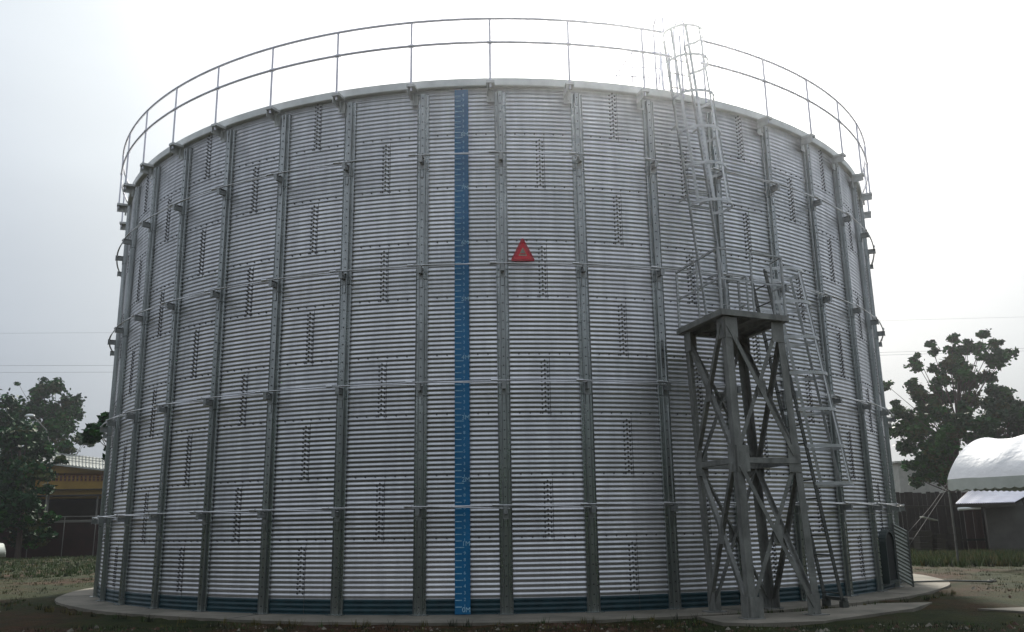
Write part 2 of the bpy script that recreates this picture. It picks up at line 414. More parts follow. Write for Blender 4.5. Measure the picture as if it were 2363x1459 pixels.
faces = [('n', 'r'), ('n', 'l'), ('l', 'b'), ('r', 'b')]
for a_, b_ in faces:
    A, B = Lg[a_], Lg[b_]; d = (B-A).normalized(); inn = (ctr-(A+B)/2); inn.z = 0; inn -= d*inn.dot(d); inn.normalize()
    mb = MB(); mb.angle(LP(a_, ZMID-.04)+d*.05-inn*.016, LP(b_, ZMID-.04)-d*.05-inn*.016, .08, .008, Z, inn); mb.build('strut', M_tower, tower)
    for z0, z1 in ((.14, ZMID-.06), (ZMID+.10, ZPF-.12)):
        for q, (P0, P1) in enumerate(((LP(a_, z0)+d*.08, LP(b_, z1)-d*.08), (LP(b_, z0)-d*.08, LP(a_, z1)+d*.08))):
            mb = MB(); o = -inn*(.012+.012*q) if q else inn*.018
            e = (P1-P0).normalized(); sd = e.cross(inn).normalized()
            mb.angle(P0+o, P1+o, .065, .007, sd, inn if not q else inn); mb.build('brace', M_tower, tower)
        mb = MB(); mb.box((LP(a_, (z0+z1)/2)+LP(b_, (z0+z1)/2))/2-inn*.012, (.08, .004, .13), (d, inn, Z)); mb.build('gusset', M_tower, tower)
Lg = {k: Lg[k]+TOFF[k] for k in Lg}; ctr = sum(Lg.values(), Vector())/4
mb = MB(); o = .08
cs = [Lg['n']-ex*o-ey*o, Lg['r']+ex*o-ey*o, Lg['b']+ex*o+ey*(o+.03), Lg['l']-ex*o+ey*(o+.03)]
vs = [p+Z*(ZPF+.075) for p in cs]+[p+Z*(ZPF+.085) for p in cs]
mb.add(vs, [(3, 2, 1, 0), (4, 5, 6, 7), (0, 1, 5, 4), (1, 2, 6, 5), (2, 3, 7, 6), (3, 0, 4, 7)])
for i in range(4):
    A, B = cs[i], cs[(i+1) % 4]; d = (B-A).normalized(); inn = (ctr-(A+B)/2).normalized()
    mb.bar(A+Z*(ZPF+.045), B+Z*(ZPF+.045), .09, .012, Z); mb.bar(A+Z*(ZPF+.004)+inn*.03, B+Z*(ZPF+.004)+inn*.03, .06, .008, inn)
for f in (.25, .5, .75):
    mb.bar(cs[0]*(1-f)+cs[1]*f+Z*(ZPF+.04), cs[3]*(1-f)+cs[2]*f+Z*(ZPF+.04), .07, .01, Z)
mb.build('platform', M_tower, tower)
HR = 1.08
rc = [Lg['n']-ex*.05-ey*.05, Lg['r']+ex*.05-ey*.05, Lg['b']+ex*.05+ey*.05, Lg['l']-ex*.05+ey*.05]
for i, p in enumerate(rc):
    mb = MB(); mb.bar(p+Z*(ZPF+.08), p+Z*(ZPF+HR), .032, .032, ex); mb.build('rail_post', M_lad, tower)
for (i, j, f0, f1) in ((3, 0, 0, 1), (0, 1, 0, 1), (2, 3, 0, .22), (1, 2, 0, .22), (1, 2, .8, 1)):
    A = rc[i].lerp(rc[j], f0); B = rc[i].lerp(rc[j], f1)
    mb = MB()
    for z in (HR-.02, .58): mb.bar(A+Z*(ZPF+z), B+Z*(ZPF+z), .028, .012 if z < 1 else .028, Z)
    mb.build('guard_rail', M_lad, tower)
for i, j, f in ((0, 1, .5), (3, 0, .5), (2, 3, .22), (1, 2, .22), (1, 2, .8)):
    p = rc[i].lerp(rc[j], f); mb = MB(); mb.bar(p+Z*(ZPF+.08), p+Z*(ZPF+HR-.02), .025, .025, ex); mb.build('rail_post', M_lad, tower)

# ------------------------------------------------------------------ ladders
def ladder(root, B, T, w, zc0, zc1, out_dir, hoopz, mstr, mcage, cr=.36, straps=(30, 90, 150), co=.30):
    B = Vector(B); T = Vector(T); tt = Z.cross(out_dir).normalized(); up = (T-B).normalized()
    for sgn_ in (-1, 1):
        mb = MB(); mb.bar(B+tt*(sgn_*w/2), T+tt*(sgn_*w/2), .022, .055, tt); mb.build('stringer', mstr, root)
    n = int((T-B).length/.30)
    for i in range(1, n+1):
        p = B+up*(.3*i-.08); mb = MB(); mb.tube([p-tt*(w/2), p+tt*(w/2)], .012, 6); mb.build('rung', mstr, root)
    if not hoopz: return
    def pc(z): return B+(T-B)*((z-B.z)/(T.z-B.z))
    def hp(z, th):  # angle 0..180 measured from left stringer round the outside
        c0 = pc(z)+out_dir*co
        return c0+tt*(cr*math.cos(th))+out_dir*(cr*math.sin(th))
    for z in hoopz:
        pts = [pc(z)-tt*(w/2)]+[hp(z, PI-PI*(i-1.5)/13*1.0) for i in range(0, 17)]+[pc(z)+tt*(w/2)]
        mb = MB(); n = len(pts); vs = []
        for i, p in enumerate(pts):
            c0 = pc(z)+out_dir*(co-.02); q = (p-c0); q.z = 0; q.normalize()
            vs += [p-Z*.026, p+Z*.026, p+Z*.026+q*.008, p-Z*.026+q*.008]
        fs = []
        for i in range(n-1):
            for j in range(4): fs.append((i*4+j, i*4+(j+1) % 4, (i+1)*4+(j+1) % 4, (i+1)*4+j))
        mb.add(vs, fs); mb.build('cage_hoop', mcage, root)
    for th in straps:
        a = R_(th); q = tt*math.cos(a)+out_dir*math.sin(a); p0 = hp(hoopz[0], a)-q*.012; p1 = hp(hoopz[-1], a)-q*.012
        mb = MB(); mb.bar(p0, p1, .05, .008, Z.cross(q)); mb.build('cage_strap', mcage, root)
lad1 = empty('caged_ladder', 'dark caged ladder leaning from the slab up to the tower platform', 'ladder')
run = Vector((.965, .262, 0)).normalized()
ladder(lad1, (5.335, -9.33, 0), (4.45, -9.57, 5.5), .45, 0, 0, run, [1.93, 2.53, 3.13, 3.73, 4.33, 4.93, 5.50], M_ladd, M_cage, cr=.40, straps=(20, 65, 110, 155), co=.40)
mb = MB()
for q in (-1, 1): mb.box(Vector((5.335, -9.33, .05))+Z.cross(run)*(q*.23), (.05, .05, .05), (run, Z.cross(run), Z))
mb.bar(Vector((5.335, -9.33, .13))-Z.cross(run)*.3, Vector((5.335, -9.33, .13))+Z.cross(run)*.3, .05, .05); mb.build('foot', M_ladd, lad1)
lad2 = empty('caged_ladder', 'pale caged ladder rising from the tower platform over the tank rim', 'ladder')
od = Vector((.36, -.933, 0)).normalized(); td = Z.cross(od)
B2 = Vector((3.58, -9.46, 4.49)) + td*.225; T2 = Vector((3.17, -9.17, 10.15)) + td*.225
ladder(lad2, B2, T2, .45, 0, 0, od, [6.72, 7.42, 8.12, 8.82, 9.55, 10.15], M_lad, M_cage, cr=.37, straps=(25, 70, 115, 160))
# arched grab loops where the ladder steps over the rim
for sg in (-1, 1):
    mb = MB(); b0 = T2+td*(.225*sg); pts = [b0]
    for i in range(9):
        a = PI*i/8; pts.append(b0-od*(.17*(1-math.cos(a)))+Z*(.45+.17*math.sin(a)))
    pts.append(b0-od*.34-Z*1.0)
    mb.tube(pts, .02, 8); mb.build('grab_loop', M_rail, lad2)
# standoffs to the wall
mb = MB()
for z in (5.6, 7.0, 8.4):
    p = B2+(T2-B2)*((z-B2.z)/(T2.z-B2.z))
    for sg in (-1, 1):
        q = p+td*(.225*sg); a = math.atan2(q.x, -q.y); mb.bar(q, cyl(a, R+.01, z), .04, .006, Z)
mb.build('standoff', M_lad, lad2)
# railing round the landing on the roof, beside the ladder head
land = empty('roof_landing', 'small pale railed landing on the tank roof beside the ladder head', 'platform')
def rp_(x, y, Rr):
    d = (FW*FPX + RT*(x-1181.5) - UP*(y-729.5)).normalized(); a = d.x**2+d.y**2; b = 2*(ORG.x*d.x+ORG.y*d.y); cc = ORG.x**2+ORG.y**2-Rr*Rr
    return ORG+d*((-b-math.sqrt(b*b-4*a*cc))/(2*a))
q = [rp_(1422, 190, 9.3), rp_(1422, 174, 9.3), rp_(1458, 120, 9.2), rp_(1459, 193, 9.2), rp_(1523, 122, 9.1), rp_(1522, 196, 9.1), rp_(1545, 130, 8.9), rp_(1548, 198, 8.9)]
segs = [(q[0], q[1]), (q[1], q[2]), (q[2], q[3]), (q[2], q[4]), (q[4], q[5]), (q[4], q[6]), (q[6], q[7]), (q[1], rp_(1522, 181, 9.1)), (rp_(1459, 155, 9.2), rp_(1523, 158, 9.1))]
mb = MB()
for a_, b_ in segs: mb.tube([a_, b_], .014, 6)
mb.build('handrail', M_rail, land)
mb = MB(); A = q[0].copy(); A.z = 9.2; B = q[7].copy(); B.z = 9.2
inw = -Vector((A.x+B.x, A.y+B.y, 0)).normalized(); u = (B-A).normalized()
mb.box((A+B)/2+inw*.3, ((B-A).length/2, .3, .02), (u, u.cross(Z), Z)); mb.build('deck', M_roof, land)
# inner ladder seen over the rim
lad3 = empty('roof_ladder', 'short pale ladder hooked inside the tank rim left of the cage', 'ladder')
A = rp_(1541, 210, 9.45); A.z = 9.1
ladder(lad3, A, A+Z*1.05-Vector((0, -.1, 0)), .18, 0, 0, Vector((.36, -.93, 0)).normalized(), None, M_rail, M_rail)

# ------------------------------------------------------------------ ground, slab, pads
Mg = bpy.data.materials.new('soil_and_grass'); Mg.use_nodes = True; t_ = Mg.node_tree; b = t_.nodes['Principled BSDF']; b.inputs['Roughness'].default_value = .95; b.inputs['Specular IOR Level'].default_value = .15
def gn(x, **k):
    n = t_.nodes.new(x)
    for a, v in k.items(): setattr(n, a, v)
    return n
tcn = gn('ShaderNodeTexCoord')
def noise(sc, det, rg=.6):
    z = gn('ShaderNodeTexNoise'); t_.links.new(tcn.outputs['Object'], z.inputs['Vector']); z.inputs['Scale'].default_value = sc; z.inputs['Detail'].default_value = det; z.inputs['Roughness'].default_value = rg; return z
def mrange(z, a, b_):
    r = gn('ShaderNodeMapRange'); t_.links.new(z, r.inputs[0]); r.inputs[1].default_value = a; r.inputs[2].default_value = b_; return r
def mixc(f, c1, c2):
    m = gn('ShaderNodeMix', data_type='RGBA'); t_.links.new(f, m.inputs[0])
    for i, c_ in ((6, c1), (7, c2)):
        if isinstance(c_, tuple): m.inputs[i].default_value = (*c_, 1)
        else: t_.links.new(c_, m.inputs[i])
    return m.outputs[2]
soil = mixc(mrange(noise(2.5, 6).outputs[0], .3, .7).outputs[0], (.105, .045, .016), (.038, .020, .009))
grass = mixc(mrange(noise(1.4, 5).outputs[0], .35, .65).outputs[0], (.014, .030, .004), (.042, .050, .008))
big = mixc(mrange(noise(.22, 6, .7).outputs[0], .41, .53).outputs[0], soil, grass)
fine = mrange(noise(28, 5, .7).outputs[0], .35, .75)
col = mixc(fine.outputs[0], big, (.014, .011, .008))
t_.links.new(col, b.inputs['Base Color'])
bp_ = gn('ShaderNodeBump'); bp_.inputs['Distance'].default_value = .05; t_.links.new(noise(9, 8, .7).outputs[0], bp_.inputs['Height']); t_.links.new(bp_.outputs[0], b.inputs['Normal'])
def hgt(x, y):
    r = math.hypot(x, y)
    base = -.035 + .012*math.sin(x*1.3+1)*math.cos(y*1.1) + .012*math.sin(x*3.1+y*2.3) + .008*math.sin(7*x-3*y)
    if r < 10.3: base = min(base, -.09)
    return base
mb = MB()
def axis(lo, hi, dlo, dhi, st):
    a = []; x = -1500
    vals = [-600, -350, -200, -120, -80, -60, -45, -35]
    a = [v for v in vals if v < lo]
    v = lo
    while v <= hi: a.append(v); v += st
    a += [w for w in (35, 45, 60, 80, 120, 200, 350, 600) if w > hi]
    return a
xs = axis(-28, 28, 0, 0, .35); ys = axis(-26, 30, 0, 0, .35)
for y in ys:
    for x in xs: mb.v.append((x, y, hgt(x, y) if abs(x) < 29 and -27 < y < 31 else -.07))
w_ = len(xs)
for j in range(len(ys)-1):
    for i in range(w_-1): mb.f.append((j*w_+i, j*w_+i+1, (j+1)*w_+i+1, (j+1)*w_+i)); mb.m.append(0); mb.sm.append(True)
tag(mb.build('ground', Mg), kind='structure')
def disc(name, pts, z0, z1, mt):
    mb = MB(); n = len(pts); vs = [(x, y, z0) for x, y in pts]+[(x, y, z1) for x, y in pts]
    mb.add(vs, [(i, (i+1) % n, n+(i+1) % n, n+i) for i in range(n)]+[tuple(range(n, 2*n))]); return mb.build(name, mt)
pts = []
for i in range(180):
    a = 2*PI*i/180; rr = 10.38+.04*math.sin(5*a)+.025*math.sin(17*a+1)
    dd = (a if a < PI else a-2*PI); rr += .45*math.exp(-(dd/.45)**2) + .2*math.exp(-((dd-1.2)/.5)**2)
    pts.append((rr*math.sin(a), -rr*math.cos(a)))
tag(disc('concrete_apron', pts, -.2, 0.0, M_conc), kind='structure')
pp = [(2.85, -10.55), (3.02, -11.42), (3.42, -11.62), (4.4, -11.46), (5.3, -10.72), (6.3, -9.95), (7.1, -8.9), (6.2, -8.9), (4.5, -10.1)]
tag(disc('concrete_pad', pp, -.2, .006, M_conc), kind='structure')
tag(disc('paved_path', [(7.3, -9.95), (9.5, -9.6), (11.5, -9.2), (11.5, -10.4), (9.2, -10.7), (7.95, -10.75)], -.2, -.01, M_conc), kind='structure')

# joints sawn across the slab
for a_, lb in ((-68, 'left'), (-24, ''), (21, ''), (47, ''), (74, 'right')):
    a = R_(a_); u = Vector((math.sin(a), -math.cos(a), 0)); mb = MB(); p0 = u*9.75; p1 = u*10.66
    mb.box((p0+p1)/2+Z*.0035, ((p1-p0).length/2, .009, .0015), (u, Z.cross(u), Z))
    tag(mb.build('slab_joint', M_ladd), kind='structure')
# rod lying on the slab, stray stones
mb = MB(); mb.tube([(8.9, -4.2, .03), (9.9, -3.95, .025), (10.9, -3.72, -.02)], .02, 6)
tag(mb.build('steel_rod', M_ladd), 'thin dark steel rod lying across the right edge of the slab', 'rod')
def stone(x, y, r, label):
    mb = MB(); n = 8; m = 5; vs = []
    for i in range(m+1):
        for j in range(n):
            th = PI*i/m; ph = 2*PI*j/n; q = r*random.uniform(.8, 1.15)
            vs.append((x+q*math.sin(th)*math.cos(ph)*1.3, y+q*math.sin(th)*math.sin(ph), -.06+q*.6*math.cos(th)+r*.3))
    mb.add(vs, [(i*n+j, (i+1)*n+j, (i+1)*n+(j+1) % n, i*n+(j+1) % n) for i in range(m) for j in range(n)])
    tag(mb.build('stone', M_conc), label, 'stone')
stone(10.95, -3.6, .10, 'rough stone at the far end of the rod beside the slab')
stone(14.6, 3.2, .09, 'pale stone at the foot of the canopy pole')
# corrugated door panel leaning beside the hatch
door = empty('hatch_door', 'corrugated metal door panel hanging open beside the dark hatch', 'door')
a_ = ang(8.95); n_ = Vector((math.sin(a_), -math.cos(a_), 0)); t_ = Vector((math.cos(a_), math.sin(a_), 0))
mb = MB(); p0 = n_*(R+.20)+t_*.04; dirx = (n_*.92+t_*.40).normalized(); nn = dirx.cross(Z)
w, h = .27, 1.12; nr = 120; vs = []
for i in range(nr+1):
    z = .06+h*i/nr; off = .011*math.sin(2*PI*(z)/P*1.0)
    zz = -.10
    for j in range(7):
        f = j/6; vs.append(p0+dirx*(w*f-.12)+nn*off+Z*(z-.16*f+.10))
mb.add(vs, [(i*7+j, i*7+j+1, (i+1)*7+j+1, (i+1)*7+j) for i in range(nr) for j in range(6)], 0, True)
mb.build('panel', M_door, door)
mb = MB(); e0 = p0+dirx*(w-.12)
mb.bar(p0-dirx*.12+Z*.16, p0-dirx*.12+Z*(.16+h), .03, .03, nn); mb.bar(e0+Z*.0, e0+Z*h, .03, .03, nn); mb.build('frame', M_ladd, door)

# ------------------------------------------------------------------ foliage
def leafmat(name, c1, c2):
    m = mat(name, c1, .55, 0, col2=c2, vscale=1.1, detail=3, spec=.12)
    return m
ML = [leafmat('leaf_deep_green', (.008, .075, .012), (.036, .130, .016)), leafmat('leaf_dark', (.005, .040, .012), (.012, .065, .015)), leafmat('leaf_olive', (.045, .060, .016), (.075, .095, .025))]
M_bark = mat('bark', (.07, .055, .042), .9, 0, var=.3, vscale=4, stretch=(3, 3, .6))
rng = random.Random(11)
def leaves(mb, c, r, n, size, flat=.85, wts=(5, 3, 2)):
    subs = []
    ns = max(9, int(20*min(3, r)**1.2))
    for i in range(ns):
        v = Vector((rng.gauss(0, 1), rng.gauss(0, 1), rng.gauss(0, 1))).normalized()*(r*rng.uniform(.25, 1)**.7)
        v.z *= flat; subs.append((c+v, r*rng.uniform(.30, .55), rng.choices((0, 1, 2), wts)[0]))
    for i in range(n):
        sc, sr, mi = rng.choice(subs)
        if i % 3 == 0: sc = c; sr = r*.62
        p = sc+Vector((rng.gauss(0, .55), rng.gauss(0, .55), rng.gauss(0, .4)))*sr
        q = size*.6*rng.uniform(.55, 1.35)
        a = Vector((rng.gauss(0, 1), rng.gauss(0, 1), rng.gauss(0, .6))).normalized(); b = a.orthogonal(); b.rotate(Matrix.Rotation(rng.uniform(0, 6.28), 3, a)); a = a*q*.62; b = b.normalized()*q*.36
        mb.add([p-a, p+b-a*.1, p+a, p-b-a*.1], [(0, 1, 2, 3)], mi)
def tree(name, label, Y, blobs, base, size, dens, group=None, trunk_r=.15, wts=(5, 3, 2)):
    root = empty(name, label, 'tree', group=group)
    mb = MB(); cs = []
    dist = None
    for x, y, rp in blobs:
        c = at(x, y, Y); sc = (c-ORG).dot(FW)/FPX; r = rp*sc
        c = c + Vector((0, rng.uniform(-1, 1)*1.3, 0)); cs.append((c, r))
        leaves(mb, c, r, int(dens*68*r*r/size**2), size, wts=wts)
    mb.build('crown', ML, root)
    b = at(base[0], base[1], Y); b.z = -.1; top = at(base[2], base[3], Y)
    mb = MB(); mid = b.lerp(top, .5)+Vector((.2, .1, 0)); mb.tube([b, mid, top], trunk_r, 10, rr=[trunk_r*1.2, trunk_r*.85, trunk_r*.5])
    for c, r in cs:
        if c.z < b.z+1.5: continue
        f = min(.95, max(.3, (c.z-b.z-1.2)/(top.z-b.z+.01)*.7)); s0 = b.lerp(mid, f*2) if f < .5 else mid.lerp(top, f*2-1)
        m_ = s0.lerp(c, .5)+Vector((rng.uniform(-.3, .3), rng.uniform(-.3, .3), rng.uniform(.0, .5)))
        mb.tube([s0, m_, c+Vector((0, 0, r*.3))], .05, 6, rr=[trunk_r*.28, trunk_r*.14, .01])
    mb.build('trunk', M_bark, root)
    return root
tree('broadleaf_tree', 'broad spreading green tree rising behind the yellow building at left', 48,
     [(100, 903, 27), (60, 897, 12), (36, 884, 6), (140, 900, 22), (160, 928, 26), (178, 948, 17), (85, 940, 33), (122, 962, 38), (190, 960, 10), (150, 992, 34), (95, 1005, 38), (196, 1012, 24), (168, 1036, 24), (215, 1020, 16), (60, 960, 20)],
     (130, 1260, 125, 960), .5, 2.6)
tree('shade_tree', 'dark bluish tree crown at the far left edge behind the street lamp', 38,
     [(12, 930, 24), (32, 925, 12), (-20, 930, 35), (20, 965, 28), (-10, 990, 40), (45, 985, 26)], (10, 1280, 8, 980), .46, 2.4, wts=(2, 6, 1))
tree('bushy_tree', 'tall bushy dark tree beside the street lamp in front of the yellow building', 30,
     [(18, 1010, 32), (62, 1000, 30), (30, 1060, 42), (88, 1040, 26), (70, 1085, 40), (15, 1120, 42), (100, 1095, 24), (45, 1160, 42), (88, 1160, 30), (118, 1060, 15), (108, 1130, 18), (20, 1200, 36), (70, 1205, 28), (112, 1195, 18), (-30, 1080, 50), (-30, 1180, 50), (30, 1235, 32), (80, 1240, 26), (112, 1225, 14), (10, 1180, 40)],
     (40, 1290, 45, 1040), .42, 2.6, wts=(3, 6, 2))
tree('large_leaf_tree', 'dark large leaved tree close behind the left side of the tank', 12,
     [(243, 985, 18), (222, 990, 11), (212, 983, 6), (245, 1012, 24), (228, 1008, 14), (262, 1045, 22), (250, 1060, 16), (280, 1000, 34), (300, 1050, 40), (258, 965, 10), (238, 1040, 11)],
     (300, 1300, 298, 1020), .34, 3.2, wts=(1, 8, 0), trunk_r=.15)
tree('tall_open_tree', 'tall open crowned tree with gaps right of the tank', 22,
     [(2122, 806, 10), (2140, 812, 6), (2133, 833, 18), (2150, 852, 13), (2186, 788, 13), (2176, 805, 12), (2200, 812, 18), (2236, 805, 20), (2225, 795, 8), (2258, 778, 12), (2277, 798, 13), (2262, 805, 15), (2268, 838, 26), (2302, 824, 12), (2297, 842, 12), (2225, 845, 26), (2192, 848, 24), (2160, 882, 22), (2250, 875, 28), (2200, 870, 22), (2285, 868, 18),
      (2070, 884, 13), (2092, 892, 16), (2112, 905, 20), (2135, 918, 20), (2162, 932, 26), (2064, 930, 10), (2076, 950, 14), (2100, 945, 20), (2238, 925, 22), (2215, 950, 20), (2127, 972, 36), (2180, 985, 36), (2085, 990, 22), (2235, 985, 28), (2160, 1020, 36), (2110, 1030, 26), (2215, 1030, 26), (2190, 1065, 28), (2130, 1070, 28), (2160, 1100, 24), (2100, 1075, 20), (2118, 1105, 22), (2185, 1105, 18), (2140, 1045, 26), (2205, 1050, 24), (2225, 1075, 22), (2175, 1040, 30), (2120, 1000, 26), (2150, 960, 26), (2205, 915, 24), (2185, 895, 14)],
     (2185, 1280, 2215, 850), .36, 3.6, wts=(6, 4, 2))
tree('dark_round_tree', 'darker rounded tree behind the white canopy', 24,
     [(2310, 893, 15), (2330, 905, 20), (2300, 925, 26), (2345, 935, 22), (2322, 965, 30), (2283, 968, 26), (2358, 975, 22), (2360, 930, 10), (2300, 1005, 26), (2345, 1005, 26), (2268, 1010, 20), (2390, 980, 40), (2280, 1045, 30), (2330, 1050, 36), (2255, 1060, 26), (2310, 945, 30), (2340, 985, 26), (2300, 895, 12)],
     (2330, 1280, 2325, 960), .36, 3.4, wts=(2, 7, 1))

# woodland behind the photographer (mirrored in the steel)
mb = MB()
for i in range(13000):
    a = R_(rng.uniform(-88, 88)); rr = 50+rng.gauss(0, 2.0); h = 7.5+2.5*math.sin(a*9)+1.5*math.sin(a*23+1)
    z = h*rng.random()**.8; p = Vector((rr*math.sin(a), -rr*math.cos(a), z)); q = rng.uniform(.7, 1.3)
    u = Vector((rng.gauss(0, 1), rng.gauss(0, 1), rng.gauss(0, 1))).normalized(); v = u.orthogonal().normalized()
    mb.add([p-u*q, p+v*q*.7, p+u*q, p-v*q*.7], [(0, 1, 2, 3)], rng.choice((0, 1, 1)))
tag(mb.build('woodland', ML[:2]), 'dark belt of woodland beyond the yard', 'woodland', kind='stuff')

# ------------------------------------------------------------------ left background
M_yel = mat('ochre_wall', (.30, .185, .030), .85, 0, var=.18, vscale=1.2)
M_vent = mat('vent_block', (.22, .085, .03), .85, 0, var=.2, vscale=5)
M_oldroof = mat('pale_sheet_roof', (.50, .51, .46), .6, .1, col2=(.36, .37, .33), vscale=1.2, stretch=(3, 1, 1))
M_brick = mat('dark_red_wall', (.026, .008, .007), .9, 0, var=.35, vscale=1.5)
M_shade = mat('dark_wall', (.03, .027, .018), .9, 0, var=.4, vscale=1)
M_grey = mat('grey_render', (.17, .17, .155), .9, 0, var=.2, vscale=1.3)
M_lines = mat('roof_rib', (.22, .23, .21), .7)
yb = empty('yellow_building', 'ochre building with a pale ribbed metal roof and a row of vent blocks', 'building')
Yb = 39
def quadbox(mb, x0, y0, x1, y1, Y, dep, m=0):
    # box whose front face spans the two points, standing at distance Y
    A = at(x0, y1, Y); B = at(x1, y0, Y)
    mb.box(((A.x+B.x)/2, Y+dep/2, (A.z+B.z)/2), (abs(B.x-A.x)/2, dep/2, abs(B.z-A.z)/2), m=m)
mb = MB(); A = at(-120, 1200, Yb); B = at(330, 1084, Yb)
quadbox(mb, -120, 1096, 330, 1250, Yb, 9); A = at(-120, 1096, Yb); Bq = at(330, 1096, Yb)
gz = at(120, 1066, Yb).z
mb.add([Vector((A.x, Yb, A.z)), Vector((Bq.x, Yb, A.z)), Vector((Bq.x, Yb+9, A.z)), Vector((A.x, Yb+9, A.z)), Vector((A.x, Yb, gz+.5)), Vector((A.x, Yb+9, gz+.5))], [(0, 1, 4), (2, 3, 5), (1, 2, 5, 4), (3, 0, 4, 5)])
mb.build('wall', M_yel, yb)
mb = MB(); p1 = at(60, 1062, Yb-.5); p2 = at(262, 1085, Yb-.5); p3 = at(262, 1060, Yb+7); p4 = at(60, 1036, Yb+7)
p0 = at(-120, 1042, Yb-.5); p5 = at(-120, 1016, Yb+7); p2b = at(340, 1094, Yb-.5); p3b = at(340, 1070, Yb+7)
top = [p0, p2b, p3b, p5]; mb.add([p-Z*.12 for p in top]+top, [(3, 2, 1, 0), (4, 5, 6, 7), (0, 1, 5, 4), (1, 2, 6, 5), (2, 3, 7, 6), (3, 0, 4, 7)])
rf = mb.build('roof', M_oldroof, yb)
mb = MB()
for i in range(60):
    f = i/59; a_ = top[0].lerp(top[1], f)+Z*.03; b_ = top[3].lerp(top[2], f)+Z*.03; mb.bar(a_, b_, .06, .05)
for f in (.3, .55, .8):
    mb.bar(top[0].lerp(top[3], f)+Z*.08, top[1].lerp(top[2], f)+Z*.08, .05, .04)
mb.build('rib', M_lines, rf)
for i in range(13):
    x = 118+i*9.5
    mb = MB(); quadbox(mb, x, 1097, x+7.2, 1111, Yb-.03, .05); vb = mb.build('vent_block', M_vent, yb)
    mb = MB(); quadbox(mb, x+2, 1099, x+5.2, 1103, Yb-.05, .02); quadbox(mb, x+2, 1105, x+5.2, 1109, Yb-.05, .02); mb.build('opening', M_dark, vb)
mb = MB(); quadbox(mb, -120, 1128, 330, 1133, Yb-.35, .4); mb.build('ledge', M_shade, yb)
sh = empty('open_shed', 'long low open sided shed with a thin grey eave below the yellow wall', 'shed')
Ys = 35.5
mb = MB(); A = at(-120, 1146, Ys); B = at(300, 1143, Ys); mb.add([Vector((A.x, Ys, A.z-.05)), Vector((B.x, Ys, A.z-.05)), Vector((B.x, Ys+3.4, A.z+.0)), Vector((A.x, Ys+3.4, A.z+.0)), Vector((A.x, Ys, A.z)), Vector((B.x, Ys, A.z)), Vector((B.x, Ys+3.4, A.z+.05)), Vector((A.x, Ys+3.4, A.z+.05))], [(3, 2, 1, 0), (4, 5, 6, 7), (0, 1, 5, 4), (1, 2, 6, 5), (3, 0, 4, 7)])
mb.build('roof', mat('weathered_shed_roof', (.07, .07, .065), .8, 0, var=.2), sh)
for x in (-60, 112, 226):
    mb = MB(); A = at(x, 1145, Ys+.2); mb.bar(Vector((A.x, Ys+.2, -.1)), A, .09, .09); mb.build('post', M_grey, sh)
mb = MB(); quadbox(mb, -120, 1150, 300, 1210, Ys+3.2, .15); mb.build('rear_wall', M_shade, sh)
fw = empty('boundary_wall', 'long dark red brown wall with a grey coping behind the left grass', 'wall')
Yw = 33
mb = MB(); A = at(-150, 1211, Yw); B = at(330, 1211, Yw); mb.box(((A.x+B.x)/2, Yw, (A.z-.3)/2), ((B.x-A.x)/2, .1, (A.z+.3)/2)); mb.build('brickwork', M_brick, fw)
mb = MB(); mb.box(((A.x+B.x)/2, Yw, A.z+.06), ((B.x-A.x)/2, .14, .06)); mb.build('coping', M_grey, fw)
rl = empty('pipe_fence', 'thin grey pipe fence running along the wall left of the tank', 'fence')
mb = MB(); Yf = 32
for y in (1194, 1203): mb.tube([at(60, y, Yf), at(320, y-4, Yf)], .022, 6)
mb.build('rail', M_grey, rl)
for x in (70, 150, 222, 300):
    mb = MB(); A = at(x, 1192, Yf); mb.tube([(A.x, Yf, -.1), A], .025, 6); mb.build('post', M_grey, rl)
# street lamp
lp = empty('street_lamp', 'street lamp with a pale curved head poking out of the left trees', 'lamp')
Yl = 34
mb = MB(); A = at(106, 992, Yl); B = at(78, 962, Yl); mb.tube([Vector((A.x+.5, Yl, -.1)), Vector((A.x+.45, Yl, A.z-1.2)), A, B], .04, 8); mb.build('pole', M_grey, lp)
M_white = mat('white_enamel', (.75, .77, .75), .4, 0)
mb = MB(); c0 = at(69, 959, Yl); n = 12
for i in range(6):
    for j in range(n):
        th = PI/2*i/5; q = .30*math.cos(th); mb.v.append((c0.x+q*math.cos(2*PI*j/n)*1.15, Yl+q*math.sin(2*PI*j/n)*.6, c0.z-.06+.16*math.sin(th)))
for i in range(5):
    for j in range(n): mb.f.append((i*n+j, i*n+(j+1) % n, (i+1)*n+(j+1) % n, (i+1)*n+j)); mb.m.append(0); mb.sm.append(True)
mb.f.append(tuple(range(n))[::-1]); mb.m.append(0); mb.sm.append(False)
mb.build('lamp_head', M_white, lp)
